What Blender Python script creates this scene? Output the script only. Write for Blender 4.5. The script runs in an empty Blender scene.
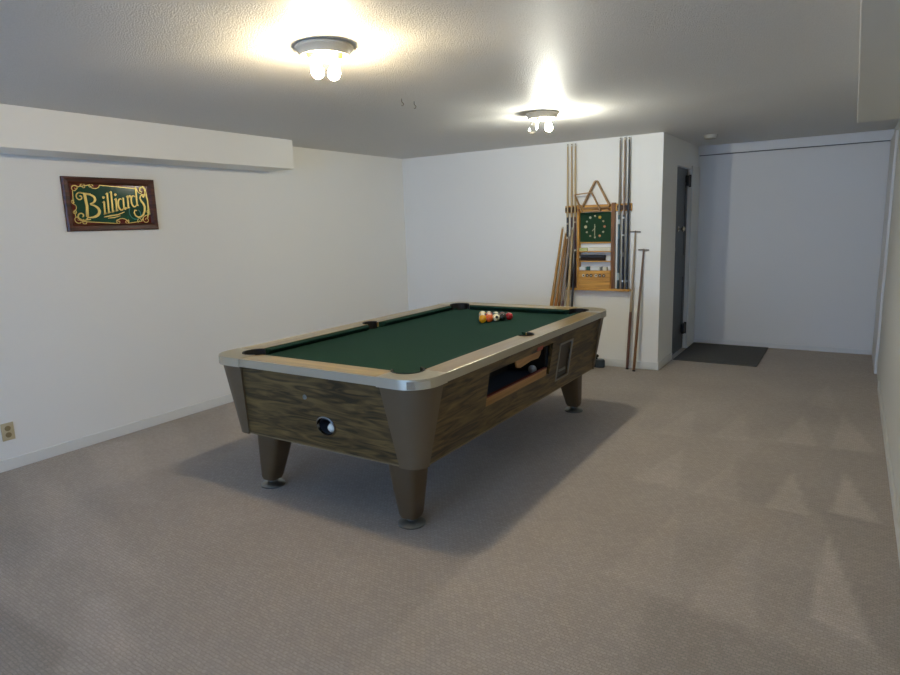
import bpy, bmesh, math, random
import numpy as np
from mathutils import Vector, Matrix, Euler
random.seed(4)
S = bpy.context.scene
C = S.collection
PI = math.pi

# ------------------------------------------------------------------ helpers
def lin(h):
    if isinstance(h, str):
        h = h.lstrip('#'); c = [int(h[i:i+2], 16)/255 for i in (0, 2, 4)]
    else:
        c = list(h)
    return tuple(x/12.92 if x <= .04045 else ((x+.055)/1.055)**2.4 for x in c) + (1,)

def mat(name, col, rough=.5, metal=0, spec=.5, bump=0, bscale=200, emit=0, emit_col=None, var=0, vscale=3, coat=0):
    m = bpy.data.materials.new(name); m.use_nodes = True
    nt = m.node_tree; b = nt.nodes['Principled BSDF']
    c = lin(col)
    b.inputs['Base Color'].default_value = c
    b.inputs['Roughness'].default_value = rough
    b.inputs['Metallic'].default_value = metal
    b.inputs['Specular IOR Level'].default_value = spec
    b.inputs['Coat Weight'].default_value = coat
    b.inputs['Coat Roughness'].default_value = .15
    tc = nt.nodes.new('ShaderNodeTexCoord')
    if var:
        n = nt.nodes.new('ShaderNodeTexNoise'); n.inputs['Scale'].default_value = vscale; n.inputs['Detail'].default_value = 4
        nt.links.new(tc.outputs['Object'], n.inputs['Vector'])
        r = nt.nodes.new('ShaderNodeMapRange'); r.inputs['To Min'].default_value = 1-var; r.inputs['To Max'].default_value = 1+var
        nt.links.new(n.outputs['Fac'], r.inputs['Value'])
        mx = nt.nodes.new('ShaderNodeVectorMath'); mx.operation = 'SCALE'
        mx.inputs[0].default_value = c[:3]; nt.links.new(r.outputs['Result'], mx.inputs['Scale'])
        nt.links.new(mx.outputs['Vector'], b.inputs['Base Color'])
    if bump:
        n = nt.nodes.new('ShaderNodeTexNoise'); n.inputs['Scale'].default_value = bscale; n.inputs['Detail'].default_value = 3
        nt.links.new(tc.outputs['Object'], n.inputs['Vector'])
        bp = nt.nodes.new('ShaderNodeBump'); bp.inputs['Strength'].default_value = bump; bp.inputs['Distance'].default_value = .006 if name == 'textured_ceiling_paint' else .003
        nt.links.new(n.outputs['Fac'], bp.inputs['Height']); nt.links.new(bp.outputs['Normal'], b.inputs['Normal'])
    if emit:
        b.inputs['Emission Color'].default_value = emit_col or c
        b.inputs['Emission Strength'].default_value = emit
    return m

def wood(name, dark, light, axis, rough=.4, spec=.5, along=1.2, across=16, distort=1.5, detail=6, lo=.35, hi=.68, coat=0):
    m = bpy.data.materials.new(name); m.use_nodes = True
    nt = m.node_tree; b = nt.nodes['Principled BSDF']
    b.inputs['Roughness'].default_value = rough; b.inputs['Specular IOR Level'].default_value = spec
    b.inputs['Coat Weight'].default_value = coat; b.inputs['Coat Roughness'].default_value = .12
    tc = nt.nodes.new('ShaderNodeTexCoord'); mp = nt.nodes.new('ShaderNodeMapping')
    sc = [across]*3; sc[axis] = along; mp.inputs['Scale'].default_value = sc
    n = nt.nodes.new('ShaderNodeTexNoise'); n.inputs['Scale'].default_value = 1; n.inputs['Detail'].default_value = detail
    n.inputs['Distortion'].default_value = distort
    r = nt.nodes.new('ShaderNodeValToRGB'); r.color_ramp.elements[0].position = lo; r.color_ramp.elements[1].position = hi
    r.color_ramp.elements[0].color = lin(dark); r.color_ramp.elements[1].color = lin(light)
    nt.links.new(tc.outputs['Object'], mp.inputs['Vector']); nt.links.new(mp.outputs['Vector'], n.inputs['Vector'])
    nt.links.new(n.outputs['Fac'], r.inputs['Fac']); nt.links.new(r.outputs['Color'], b.inputs['Base Color'])
    return m

def obj(name, bm, m, parent=None, smooth=False, loc=None, bevel=0, label=None):
    bmesh.ops.recalc_face_normals(bm, faces=bm.faces[:])
    me = bpy.data.meshes.new(name); bm.to_mesh(me); bm.free()
    o = bpy.data.objects.new(name, me); C.objects.link(o)
    for mm in (m if isinstance(m, (list, tuple)) else [m]): me.materials.append(mm)
    if parent: o.parent = parent
    if loc is not None: o.location = loc
    if smooth:
        me.polygons.foreach_set('use_smooth', [True]*len(me.polygons))
        me.set_sharp_from_angle(angle=math.radians(40))
    if bevel:
        md = o.modifiers.new('bevel', 'BEVEL'); md.width = bevel; md.segments = 2; md.limit_method = 'ANGLE'
    if label: o['label'] = label
    return o

def tag(o, label, cat, group=None):
    o['label'] = label; o['category'] = cat
    if group: o['group'] = group
    return o

def thing(name, label, cat, loc=(0, 0, 0), rotz=0, group=None):
    o = bpy.data.objects.new(name, None); C.objects.link(o); o.empty_display_size = .1
    o.location = loc; o.rotation_euler = (0, 0, rotz)
    return tag(o, label, cat, group)

def struct(name, bm, m, parent=None, **k):
    o = obj(name, bm, m, parent, **k)
    if not parent: o['kind'] = 'structure'
    return o

def box(bm, x0, x1, y0, y1, z0, z1, mi=0):
    v = [bm.verts.new(p) for p in ((x0,y0,z0),(x1,y0,z0),(x1,y1,z0),(x0,y1,z0),(x0,y0,z1),(x1,y0,z1),(x1,y1,z1),(x0,y1,z1))]
    fs = [(0,3,2,1),(4,5,6,7),(0,1,5,4),(1,2,6,5),(2,3,7,6),(3,0,4,7)]
    for f in fs: bm.faces.new([v[i] for i in f]).material_index = mi
    return bm

def Bx(*a): return box(bmesh.new(), *a)

def loft(bm, rings, closed=True, cap=True, mi=0):
    R = [[bm.verts.new(p) for p in r] for r in rings]
    n = len(R[0])
    for a, b in zip(R, R[1:]):
        for i in range(n if closed else n-1):
            j = (i+1) % n
            bm.faces.new((a[i], a[j], b[j], b[i])).material_index = mi
    if cap:
        bm.faces.new(list(reversed(R[0]))).material_index = mi; bm.faces.new(R[-1]).material_index = mi
    return R

def frame_of(a, b):
    d = (Vector(b)-Vector(a)).normalized()
    t = Vector((0, 0, 1)) if abs(d.z) < .9 else Vector((1, 0, 0))
    u = d.cross(t).normalized(); w = d.cross(u).normalized()
    return d, u, w

def tube(bm, pts, rad, n=10, cap=True):
    pts = [Vector(p) for p in pts]
    if not isinstance(rad, (list, tuple)): rad = [rad]*len(pts)
    rings = []
    d, u, w = frame_of(pts[0], pts[1])
    for i, p in enumerate(pts):
        a = pts[max(i-1, 0)]; b = pts[min(i+1, len(pts)-1)]
        d = (b-a).normalized(); u = (u - d*u.dot(d)).normalized(); w = d.cross(u)
        rings.append([p+u*(math.cos(2*PI*k/n)*rad[i])+w*(math.sin(2*PI*k/n)*rad[i]) for k in range(n)])
    loft(bm, rings, cap=cap); return bm

def lathe(bm, prof, n=24, o=(0, 0, 0), sx=1, sy=1):
    o = Vector(o)
    rings = [[o+Vector((math.cos(2*PI*k/n)*max(r, 1e-4)*sx, math.sin(2*PI*k/n)*max(r, 1e-4)*sy, z)) for k in range(n)] for r, z in prof]
    loft(bm, rings); return bm

def prism(bm, poly, z0, z1):
    loft(bm, [[(x, y, z0) for x, y in poly], [(x, y, z1) for x, y in poly]]); return bm

def rrect(hx, hy, r, n=6, cx=0, cy=0):
    P = []
    for sx, sy, a0 in ((1, -1, -90), (1, 1, 0), (-1, 1, 90), (-1, -1, 180)):
        for i in range(n+1):
            a = math.radians(a0+90*i/n); P.append((cx+sx*(hx-r)+r*math.cos(a), cy+sy*(hy-r)+r*math.sin(a)))
    return P

def cut(o, cutters):
    """boolean-subtract bmesh shapes from the object's mesh, for good"""
    tmp = []
    for bm in cutters:
        bmesh.ops.recalc_face_normals(bm, faces=bm.faces[:])
        me = bpy.data.meshes.new('cutter'); bm.to_mesh(me); bm.free()
        c = bpy.data.objects.new('cutter', me); C.objects.link(c); tmp.append(c)
        c.parent = o.parent
        md = o.modifiers.new('cut', 'BOOLEAN'); md.object = c; md.operation = 'DIFFERENCE'; md.solver = 'EXACT'
    bpy.context.view_layer.update()
    dg = bpy.context.evaluated_depsgraph_get()
    me = bpy.data.meshes.new_from_object(o.evaluated_get(dg))
    old = o.data; nm = old.name; o.modifiers.clear(); o.data = me; bpy.data.meshes.remove(old); me.name = nm
    for c in tmp:
        m = c.data; bpy.data.objects.remove(c); bpy.data.meshes.remove(m)
    return o

def cyl(cx, cy, r, z0, z1, n=32): return lathe(bmesh.new(), [(r, z0), (r, z1)], n, (cx, cy, 0))

# ------------------------------------------------------------------ room numbers
CAM_H, F_PX, YAW, PITCH, ROLL = 1.4899, 628.145, -.5693, -.1787, -.0325
XL, YB, H, XC, YF, XR = -4.5558, 6.1971, 2.263, -1.5419, 7.7924, .2764
Y0 = -4.2

# ------------------------------------------------------------------ materials
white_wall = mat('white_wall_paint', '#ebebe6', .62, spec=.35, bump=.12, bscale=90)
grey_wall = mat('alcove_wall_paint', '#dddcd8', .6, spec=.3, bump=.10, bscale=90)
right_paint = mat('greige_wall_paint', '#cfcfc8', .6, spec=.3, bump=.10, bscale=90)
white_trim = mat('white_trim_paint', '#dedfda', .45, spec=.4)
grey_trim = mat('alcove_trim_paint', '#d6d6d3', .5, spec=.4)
ceil_m = mat('textured_ceiling_paint', '#d8d7d3', .5, spec=.19, bump=1, bscale=165, var=.10, vscale=150)  # fine colour speckle paints in the shading of the bumpy texture
chrome = mat('worn_chrome', '#d9d5c8', .08, metal=1, bump=.03, bscale=40)
alu = mat('brushed_aluminium_trim', '#cfc8b4', .38, metal=1, bump=.03, bscale=60)
foot_m = mat('dull_chrome_foot', '#8f9391', .42, metal=1)
cloth = mat('green_billiard_cloth', '#1d3830', .95, spec=.1, bump=.25, bscale=700, var=.08, vscale=5)
casting_m = mat('brown_metal_casting', '#65553f', .42, spec=.5, bump=.15, bscale=260, var=.05, vscale=8)
leg_m = mat('brown_leg_enamel', '#53422c', .4, spec=.5, bump=.1, bscale=260, var=.08, vscale=9)
black = mat('black_rubber', '#141414', .5, spec=.4)
dark_in = mat('dark_cabinet_interior', '#33373d', .8, spec=.2)
blue_in = mat('dark_blue_felt_chute', '#55667f', .8, spec=.2)
lam_x = wood('walnut_laminate_end', '#2d2412', '#7e673c', 0, .42, .45, 3, 26, 1.6, 6, .36, .72)
lam_y = wood('walnut_laminate_side', '#2d2412', '#7a6338', 1, .42, .45, 3, 26, 1.6, 6, .36, .72)
rail_x = wood('tan_rail_laminate_end', '#76602a', '#a98e4e', 0, .28, .7, 1.5, 22, .6, 4, .3, .7, coat=.4)
rail_y = wood('tan_rail_laminate_side', '#6f5a30', '#98814c', 1, .28, .7, 1.5, 22, .6, 4, .3, .7, coat=.4)
raw_wood = wood('raw_tan_board', '#8d6a42', '#b98f5c', 1, .6, .3, 2, 25, .5)
oak_x = wood('honey_oak_horizontal', '#9c6a24', '#dba650', 0, .4, .5, 3, 45, .6)
oak_z = wood('honey_oak_vertical', '#946222', '#d09a48', 2, .4, .5, 3, 45, .6)
oak_dark = wood('brown_oak_vertical', '#5f3c1c', '#8a5c2e', 2, .4, .5, 3, 45, .6)
triw = wood('pale_wood_rack', '#8b6b45', '#b39165', 0, .5, .4, 5, 30, .4)
mahog = wood('mahogany_frame', '#2d120a', '#62301c', 1, .38, .4, 3, 40, .5, coat=.05)
steel_door = mat('dark_green_black_door_enamel', '#363d43', .4, spec=.5, bump=.05, bscale=30)
mat_m = mat('charcoal_doormat_pile', '#5e5e5c', 1, spec=.05, bump=.8, bscale=240, var=.25, vscale=70)
ivory = mat('ivory_plastic', '#c4b795', .4)
dark_slot = mat('dark_slot', '#8a7a56', .6)
lens_w = mat('white_plastic', '#a9a8a2', .4)
pan_m = mat('cream_enamel_pan', '#cfc9b8', .4)
socket_m = mat('tan_socket', '#a8824f', .5)

def carpet_mat():
    m = bpy.data.materials.new('taupe_loop_carpet'); m.use_nodes = True
    nt = m.node_tree; N = nt.nodes; L = nt.links; b = N['Principled BSDF']
    b.inputs['Roughness'].default_value = 1; b.inputs['Specular IOR Level'].default_value = .05
    b.inputs['Sheen Weight'].default_value = .15
    tc = N.new('ShaderNodeTexCoord')
    mp = N.new('ShaderNodeMapping'); mp.inputs['Rotation'].default_value = (0, 0, math.radians(2)); L.new(tc.outputs['Object'], mp.inputs['Vector'])
    br = N.new('ShaderNodeTexBrick'); br.inputs['Scale'].default_value = 1
    br.inputs['Brick Width'].default_value = .022; br.inputs['Row Height'].default_value = .0145
    br.inputs['Mortar Size'].default_value = .0032; br.inputs['Mortar Smooth'].default_value = 1
    br.inputs['Color1'].default_value = (1, 1, 1, 1); br.inputs['Color2'].default_value = (.86, .86, .86, 1); br.inputs['Mortar'].default_value = (.74, .74, .74, 1)
    wob = N.new('ShaderNodeTexNoise'); wob.inputs['Scale'].default_value = 35; wob.inputs['Detail'].default_value = 2; L.new(tc.outputs['Object'], wob.inputs['Vector'])
    wa = N.new('ShaderNodeVectorMath'); wa.operation = 'MULTIPLY_ADD'; L.new(wob.outputs['Color'], wa.inputs[0]); wa.inputs[1].default_value = (.016, .016, 0); L.new(mp.outputs['Vector'], wa.inputs[2])
    L.new(wa.outputs['Vector'], br.inputs['Vector'])
    n1 = N.new('ShaderNodeTexNoise'); n1.inputs['Scale'].default_value = 260; n1.inputs['Detail'].default_value = 3; L.new(tc.outputs['Object'], n1.inputs['Vector'])
    n2 = N.new('ShaderNodeTexNoise'); n2.inputs['Scale'].default_value = 1.6; n2.inputs['Detail'].default_value = 5; L.new(tc.outputs['Object'], n2.inputs['Vector'])
    at = N.new('ShaderNodeAttribute'); at.attribute_name = 'nap'
    def mr(src, a, b_):
        r = N.new('ShaderNodeMapRange'); r.inputs['To Min'].default_value = a; r.inputs['To Max'].default_value = b_; L.new(src, r.inputs['Value']); return r.outputs['Result']
    def mul(a, b_):
        x = N.new('ShaderNodeMath'); x.operation = 'MULTIPLY'; L.new(a, x.inputs[0]); L.new(b_, x.inputs[1]); return x.outputs[0]
    nap = N.new('ShaderNodeMath'); nap.operation = 'MULTIPLY_ADD'; nap.inputs[1].default_value = .26; nap.inputs[2].default_value = 1
    L.new(at.outputs['Fac'], nap.inputs[0])
    f = mul(mul(mr(n1.outputs['Fac'], .62, 1.38), mr(n2.outputs['Fac'], .84, 1.16)), nap.outputs[0])
    sc = N.new('ShaderNodeVectorMath'); sc.operation = 'SCALE'; L.new(br.outputs['Color'], sc.inputs[0]); L.new(f, sc.inputs['Scale'])
    mx = N.new('ShaderNodeVectorMath'); mx.operation = 'MULTIPLY'; L.new(sc.outputs['Vector'], mx.inputs[0]); mx.inputs[1].default_value = lin('#b1a69a')[:3]
    L.new(mx.outputs['Vector'], b.inputs['Base Color'])
    bw = N.new('ShaderNodeRGBToBW'); L.new(br.outputs['Color'], bw.inputs['Color'])
    bp = N.new('ShaderNodeBump'); bp.inputs['Strength'].default_value = .6; bp.inputs['Distance'].default_value = .006
    L.new(bw.outputs[0], bp.inputs['Height']); L.new(bp.outputs['Normal'], b.inputs['Normal'])
    return m
carpet = carpet_mat()

# ------------------------------------------------------------------ floor with brushed nap marks
def make_floor():
    xs = np.linspace(XL-.05, XR+.05, 200); ys = np.linspace(Y0, YF+.05, 440)
    X, Y = np.meshgrid(xs, ys); nx, ny = len(xs), len(ys)
    P = np.stack([X, Y, np.zeros_like(X)], -1).reshape(-1, 3)
    idx = np.arange(nx*ny).reshape(ny, nx)
    F = np.stack([idx[:-1, :-1], idx[:-1, 1:], idx[1:, 1:], idx[1:, :-1]], -1).reshape(-1, 4)
    me = bpy.data.meshes.new('floor'); me.from_pydata(P.tolist(), [], F.tolist()); me.materials.append(carpet)
    nap = np.zeros(len(P)); px, py = P[:, 0], P[:, 1]
    def tri(pts, val, soft=.02):
        pts = np.array(pts, float)
        a = sum(pts[i][0]*pts[(i+1) % len(pts)][1]-pts[(i+1) % len(pts)][0]*pts[i][1] for i in range(len(pts)))
        if a < 0: pts = pts[::-1]
        d = np.full(len(P), 1e9)
        for i in range(len(pts)):
            p, q = pts[i], pts[(i+1) % len(pts)]; e = q-p; e = e/np.hypot(*e)
            d = np.minimum(d, -(px-p[0])*e[1]+(py-p[1])*e[0])
        nap[:] += val*np.clip(d/soft+.5, 0, 1)
    # vacuum strokes: light wedges in rows along the right wall, fading to the left
    tri([(-.005, 3.26), (-.04, 2.5), (.16, 2.4)], 1.0)
    tri([(.058, 4.08), (0, 3.5), (.21, 3.47)], 1.0)
    tri([(-.204, 4.0), (-.285, 3.41), (-.08, 3.41)], .75)
    tri([(.03, 5.35), (-.03, 4.52), (.225, 4.55)], .6)
    tri([(-.22, 5.2), (-.33, 4.5), (-.1, 4.52)], .5)
    tri([(-.52, 4.0), (-.64, 3.42), (-.40, 3.42)], .4)
    tri([(-.84, 4.1), (-.98, 3.45), (-.72, 3.45)], .35)
    tri([(-.95, 5.0), (-1.10, 4.3), (-.84, 4.33)], .35)
    tri([(-.60, 5.1), (-.72, 4.4), (-.48, 4.42)], .35)
    tri([(-.28, 3.1), (-.46, 2.3), (-.2, 2.3)], .3)
    tri([(-.65, 3.2), (-.8, 2.4), (-.52, 2.35)], .3)
    tri([(-.1, 6.3), (-.2, 5.5), (0, 5.5)], .3)
    # broad darker passes
    tri([(-.62, 2.45), (-.25, 2.32), (.25, 2.25), (.28, 1.2), (-.4, 1.2)], -.45, .06)
    tri([(.28, 3.45), (-.02, 3.5), (.0, 2.55), (.28, 2.3)], -.35, .05)
    tri([(.28, 4.5), (-.4, 4.45), (-.6, 3.45), (.28, 3.45)], -.25, .06)
    tri([(.28, 6.0), (-1.2, 6.0), (-1.2, 4.5), (.28, 4.5)], -.12, .2)
    # left foreground sweeps
    tri([(-4.5, .75), (-2.95, .98), (-2.36, .98), (-2.0, .7), (-2.2, .3), (-4.5, .2)], -.8, .05)
    tri([(-2.92, 1.0), (-2.36, 1.02), (-2.05, .8), (-2.12, 1.12), (-2.5, 1.25)], .6, .08)
    tri([(-4.2, 1.75), (-3.1, 1.28), (-2.6, 1.42), (-3.2, 1.62)], .45, .08)
    tri([(-4.5, 2.2), (-3.4, 1.78), (-3.2, 1.9), (-4.4, 2.5)], .4, .08)
    tri([(-4.5, 1.7), (-3.3, 1.3), (-3.0, 1.1), (-4.5, 1.2)], -.5, .08)
    tri([(-4.5, 2.9), (-3.7, 2.5), (-3.5, 2.65), (-4.5, 3.4)], -.4, .08)
    a = me.attributes.new('nap', 'FLOAT', 'POINT'); a.data.foreach_set('value', nap.astype(np.float32))
    o = bpy.data.objects.new('floor', me); C.objects.link(o); o['kind'] = 'structure'
    return o
make_floor()

# ------------------------------------------------------------------ shell
T = .12
struct('ceiling', Bx(XL-T, XR+T, Y0-T, YF+T, H, H+.1), ceil_m)
struct('wall_left', Bx(XL-T, XL, Y0-T, YB+T, 0, H), white_wall)
struct('wall_back', Bx(XL, XC, YB, YB+T, 0, H), white_wall)
DY0, DY1, DZ = 6.775, 7.415, 2.0
bm = Bx(XC-T, XC, YB+T, DY0, 0, H); box(bm, XC-T, XC, DY1, YF+T, 0, H); box(bm, XC-T, XC, DY0, DY1, DZ, H)
struct('wall_alcove_side', bm, white_wall)
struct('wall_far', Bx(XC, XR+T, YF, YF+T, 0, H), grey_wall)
struct('wall_right', Bx(XR, XR+T, Y0-T, YF, 0, H), right_paint)
# rear wall (behind the camera); unseen window added and sized for daylight fill
WX0, WX1, WZ0, WZ1 = -3.4, -.3, .35, 2.1
bm = Bx(XL, WX0, Y0-T, Y0, 0, H); box(bm, WX1, XR, Y0-T, Y0, 0, H); box(bm, WX0, WX1, Y0-T, Y0, 0, WZ0); box(bm, WX0, WX1, Y0-T, Y0, WZ1, H)
struct('wall_rear', bm, white_wall)
bm = bmesh.new()
for a in ((WX0, WX0+.05, WZ0, WZ1), (WX1-.05, WX1, WZ0, WZ1), (WX0, WX1, WZ0, WZ0+.05), (WX0, WX1, WZ1-.05, WZ1), (-1.875, -1.825, WZ0, WZ1)):
    box(bm, a[0], a[1], Y0-.08, Y0-.04, a[2], a[3])
struct('window_added_1', bm, white_trim)
# soffits
bm = Bx(XL, XL+.3183, Y0, 4.145, 2.0149, H); struct('wall_soffit_left', bm, white_wall, bevel=.004)
bm = Bx(-.0238, XR, Y0, 4.672, 2.0119, H); struct('wall_soffit_right', bm, right_paint, bevel=.004)
# baseboards
struct('baseboard_left', Bx(XL, XL+.012, Y0, YB, 0, .075), white_trim, bevel=.003)
struct('baseboard_back', Bx(XL+.012, XC+.012, YB-.012, YB, 0, .075), white_trim, bevel=.003)
bm = Bx(XC, XC+.012, YB, DY0-.03, 0, .075); struct('baseboard_alcove', bm, white_trim, bevel=.003)
# far wall trim: header board, jambs
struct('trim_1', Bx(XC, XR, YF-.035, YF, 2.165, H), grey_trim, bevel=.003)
struct('trim_6', Bx(XC+.01, XR-.025, YF-.02, YF-.0, 2.157, 2.1645), mat('dark_grey_strip', '#55585c', .7))  # thin dark grey strip along the underside of the header
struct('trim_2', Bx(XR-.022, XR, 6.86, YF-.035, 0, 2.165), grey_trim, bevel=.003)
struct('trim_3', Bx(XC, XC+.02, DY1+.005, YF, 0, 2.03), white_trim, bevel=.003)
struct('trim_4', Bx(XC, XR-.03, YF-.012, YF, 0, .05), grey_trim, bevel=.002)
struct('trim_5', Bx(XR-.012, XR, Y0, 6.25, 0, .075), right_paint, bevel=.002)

# door in the alcove
door = struct('door_1', Bx(XC-.075, XC-.03, DY0+.004, DY1-.004, .006, DZ-.004), steel_door, bevel=.003)
bm = bmesh.new()
for z0, z1 in ((.18, .85), (1.05, 1.85)):
    for a in ((DY0+.1, DY1-.1, z0, z0+.02), (DY0+.1, DY1-.1, z1-.02, z1), (DY0+.1, DY0+.12, z0, z1), (DY1-.12, DY1-.1, z0, z1)):
        box(bm, XC-.032, XC-.024, *a)
obj('panel_moulding', bm, steel_door, door)
for z in (1.87, .24):
    bm = Bx(XC-.035, XC+.004, DY1-.12, DY1-.012, z-.055, z+.055); tube(bm, [(XC-.004, DY1-.016, z-.065), (XC-.004, DY1-.016, z+.065)], .013)
    obj('hinge', bm, black, door, label='black strap hinge')
bm = lathe(bmesh.new(), [(.03, 0), (.03, .006), (.012, .012), (.012, .035), (.026, .042), (.03, .055), (.02, .068), (0, .07)], 18)
bmesh.ops.rotate(bm, verts=bm.verts, matrix=Matrix.Rotation(PI/2, 3, 'Y'))
obj('door_knob', bm, chrome, door, True, (XC-.03, 7.02, 1.36), label='shiny knob')
bm = lathe(bmesh.new(), [(.022, 0), (.022, .012), (.014, .016), (0, .016)], 18)
bmesh.ops.rotate(bm, verts=bm.verts, matrix=Matrix.Rotation(PI/2, 3, 'Y'))
obj('lock_plate', bm, foot_m, door, True, (XC-.03, 6.86, 1.15))

# door mat
bm = Bx(-1.515, -.712, 6.725, 7.745, .0, .011)
tag(obj('door_mat', bm, mat_m, bevel=.004), 'dark charcoal rectangular doormat on the carpet in the alcove by the dark door', 'doormat')

# ------------------------------------------------------------------ ceiling fixtures
bulb_warm = mat('lit_warm_bulb', '#fff0c8', .4, emit=1, emit_col=(1, .82, .53, 1))
bulb_cool = mat('lit_cool_bulb', '#f4fbff', .4, emit=1, emit_col=(1, .98, .85, 1))
E_WARM, E_COOL = 520, 980
bulb_warm.node_tree.nodes['Principled BSDF'].inputs['Emission Strength'].default_value = E_WARM
bulb_cool.node_tree.nodes['Principled BSDF'].inputs['Emission Strength'].default_value = E_COOL
def glass_mat():
    m = bpy.data.materials.new('clear_bulb_glass'); m.use_nodes = True
    nt = m.node_tree; N = nt.nodes; L = nt.links; out = N['Material Output']
    N.remove(N['Principled BSDF'])
    t = N.new('ShaderNodeBsdfTransparent'); g = N.new('ShaderNodeBsdfGlossy'); g.inputs['Roughness'].default_value = .12
    lw = N.new('ShaderNodeLayerWeight'); lw.inputs['Blend'].default_value = .45
    mx = N.new('ShaderNodeMixShader'); L.new(lw.outputs['Facing'], mx.inputs[0]); L.new(t.outputs[0], mx.inputs[1]); L.new(g.outputs[0], mx.inputs[2])
    L.new(mx.outputs[0], out.inputs['Surface']); return m
clear_glass = glass_mat()
RV = Vector((math.cos(YAW), -math.sin(YAW), 0)); FV = Vector((math.sin(YAW), math.cos(YAW), 0))
BULB = [(.013, 0), (.0135, .02), (.017, .032), (.024, .046), (.029, .060), (.030, .072), (.027, .086), (.018, .097), (.006, .102), (0, .1025)]
def bulb_bm(axis, base, s=1):
    bm = lathe(bmesh.new(), [(r*s, z*s) for r, z in BULB], 16)
    q = Vector((0, 0, 1)).rotation_difference(Vector(axis).normalized())
    bmesh.ops.rotate(bm, verts=bm.verts, matrix=q.to_matrix()); bmesh.ops.translate(bm, verts=bm.verts, vec=Vector(base)); return bm
def ceiling_light(name, label, cx, cy, rad, bulbs):
    t = thing('ceiling_light', label, 'ceiling light', (cx, cy, H), 0, 'bare bulb ceiling lights')
    bm = lathe(bmesh.new(), [(rad-.006, 0), (rad, -.004), (rad, -.014), (rad-.010, -.024), (rad-.016, -.044), (rad-.021, -.044), (rad-.026, -.012), (0, -.010)], 40)
    obj('canopy_pan', bm, pan_m, t, True)
    for axis, base, m, lab, s in bulbs:
        axis = Vector(axis).normalized(); base = Vector(base)
        b0 = base-axis*.045; obj('lamp_socket', tube(bmesh.new(), [b0, base+axis*.002], .0175, 14), socket_m, t, True)
        # bracket from the pan to the socket's back end
        obj('socket_bracket', tube(bmesh.new(), [(b0.x, b0.y, -.004), b0+axis*.012], .009, 8), pan_m, t, True)
        o = obj('light_bulb', bulb_bm(axis, base, s), m, t, True, label=lab)
    return t
down = Vector((0, 0, -1))
ceiling_light('a', 'nearer round ceiling light with two glowing warm yellow bulbs', -1.985, 2.17, .124, [
    ((RV*.35+down*.9-FV*.15), -RV*.055+down*.048-FV*.01, bulb_warm, 'glowing warm bulb', .92),
    ((-RV*.35+down*.9+FV*.15), RV*.055+down*.048+FV*.01, bulb_warm, 'glowing warm bulb', .92)])
ceiling_light('b', 'farther ceiling light near the cue rack with one white bulb and one clear bulb', -1.966, 4.414, .118, [
    ((RV*.1+down*.95), RV*.04+down*.040, bulb_cool, 'glowing white bulb', .9),
    ((-RV*.55+down*.85-FV*.1), -RV*.03+down*.045, clear_glass, 'clear unlit bulb', 1.12)])

t = thing('smoke_detector', 'small round white smoke detector on the ceiling in front of the alcove wall', 'smoke detector', (-1.235, 6.768, H))
obj('base', lathe(bmesh.new(), [(.066, 0), (.066, -.012), (.06, -.014)], 28), lens_w, t, True)
obj('cover', lathe(bmesh.new(), [(.06, -.014), (.058, -.03), (.045, -.038), (0, -.039)], 28), lens_w, t, True)
hook_m = mat('dull_hook_metal', '#5c5850', .5, metal=.6)
for i, (x, y, lab) in enumerate(((-2.419, 3.313, 'left one of two tiny dark hooks screwed into the ceiling'), (-2.43+.02, 3.433, 'right one of two tiny dark hooks screwed into the ceiling'))):
    bm = tube(bmesh.new(), [(0, 0, 0), (0, 0, -.018), (.008, 0, -.026), (.014, 0, -.034), (.008, 0, -.044), (-.002, 0, -.042)], .0022, 6)
    tag(obj('ceiling_hook', bm, hook_m, None, True, (x, y, H)), lab, 'hook', 'ceiling hooks')

# ------------------------------------------------------------------ wall outlet
t = thing('wall_outlet', 'ivory duplex power outlet low on the left wall', 'outlet', (XL, 1.748, .2545))
obj('cover_plate', Bx(0, .006, -.037, .037, -.058, .058), ivory, t, bevel=.002)
for dz in (.022, -.022):
    bm = lathe(bmesh.new(), [(.017, 0), (.017, .004), (0, .0045)], 18); bmesh.ops.rotate(bm, verts=bm.verts, matrix=Matrix.Rotation(PI/2, 3, 'Y'))
    s = obj('socket', bm, dark_slot, t, True, (.006, 0, dz))

# ------------------------------------------------------------------ pool table
TX, TY, TR = -2.2917, 3.4746, -.0065
HX, HY, ZT = .735, 1.2766, .8026
ZB = ZT-.036              # cloth level
ZR = ZT-.043              # underside of the rail band
table = thing('pool_table', 'coin operated pool table with green cloth, walnut laminate cabinet and metal edged rails', 'pool table', (TX, TY, 0), TR)
TM = Matrix.Translation((TX, TY, 0)) @ Matrix.Rotation(TR, 4, 'Z')
PK = [(sx*.535, sy*1.10) for sx in (1, -1) for sy in (1, -1)]
PR = .085
MK = [(.617, .005), (-.617, .005)]
MR = .06
# bed
bm = Bx(-.60, .60, -1.14, 1.14, ZB-.03, ZB)
bed = obj('playing_surface', bm, cloth, table)
cut(bed, [cyl(x, y, .064, ZB-.1, ZB+.1) for x, y in PK] + [cyl(x, y, .052, ZB-.1, ZB+.1) for x, y in MK])
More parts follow.
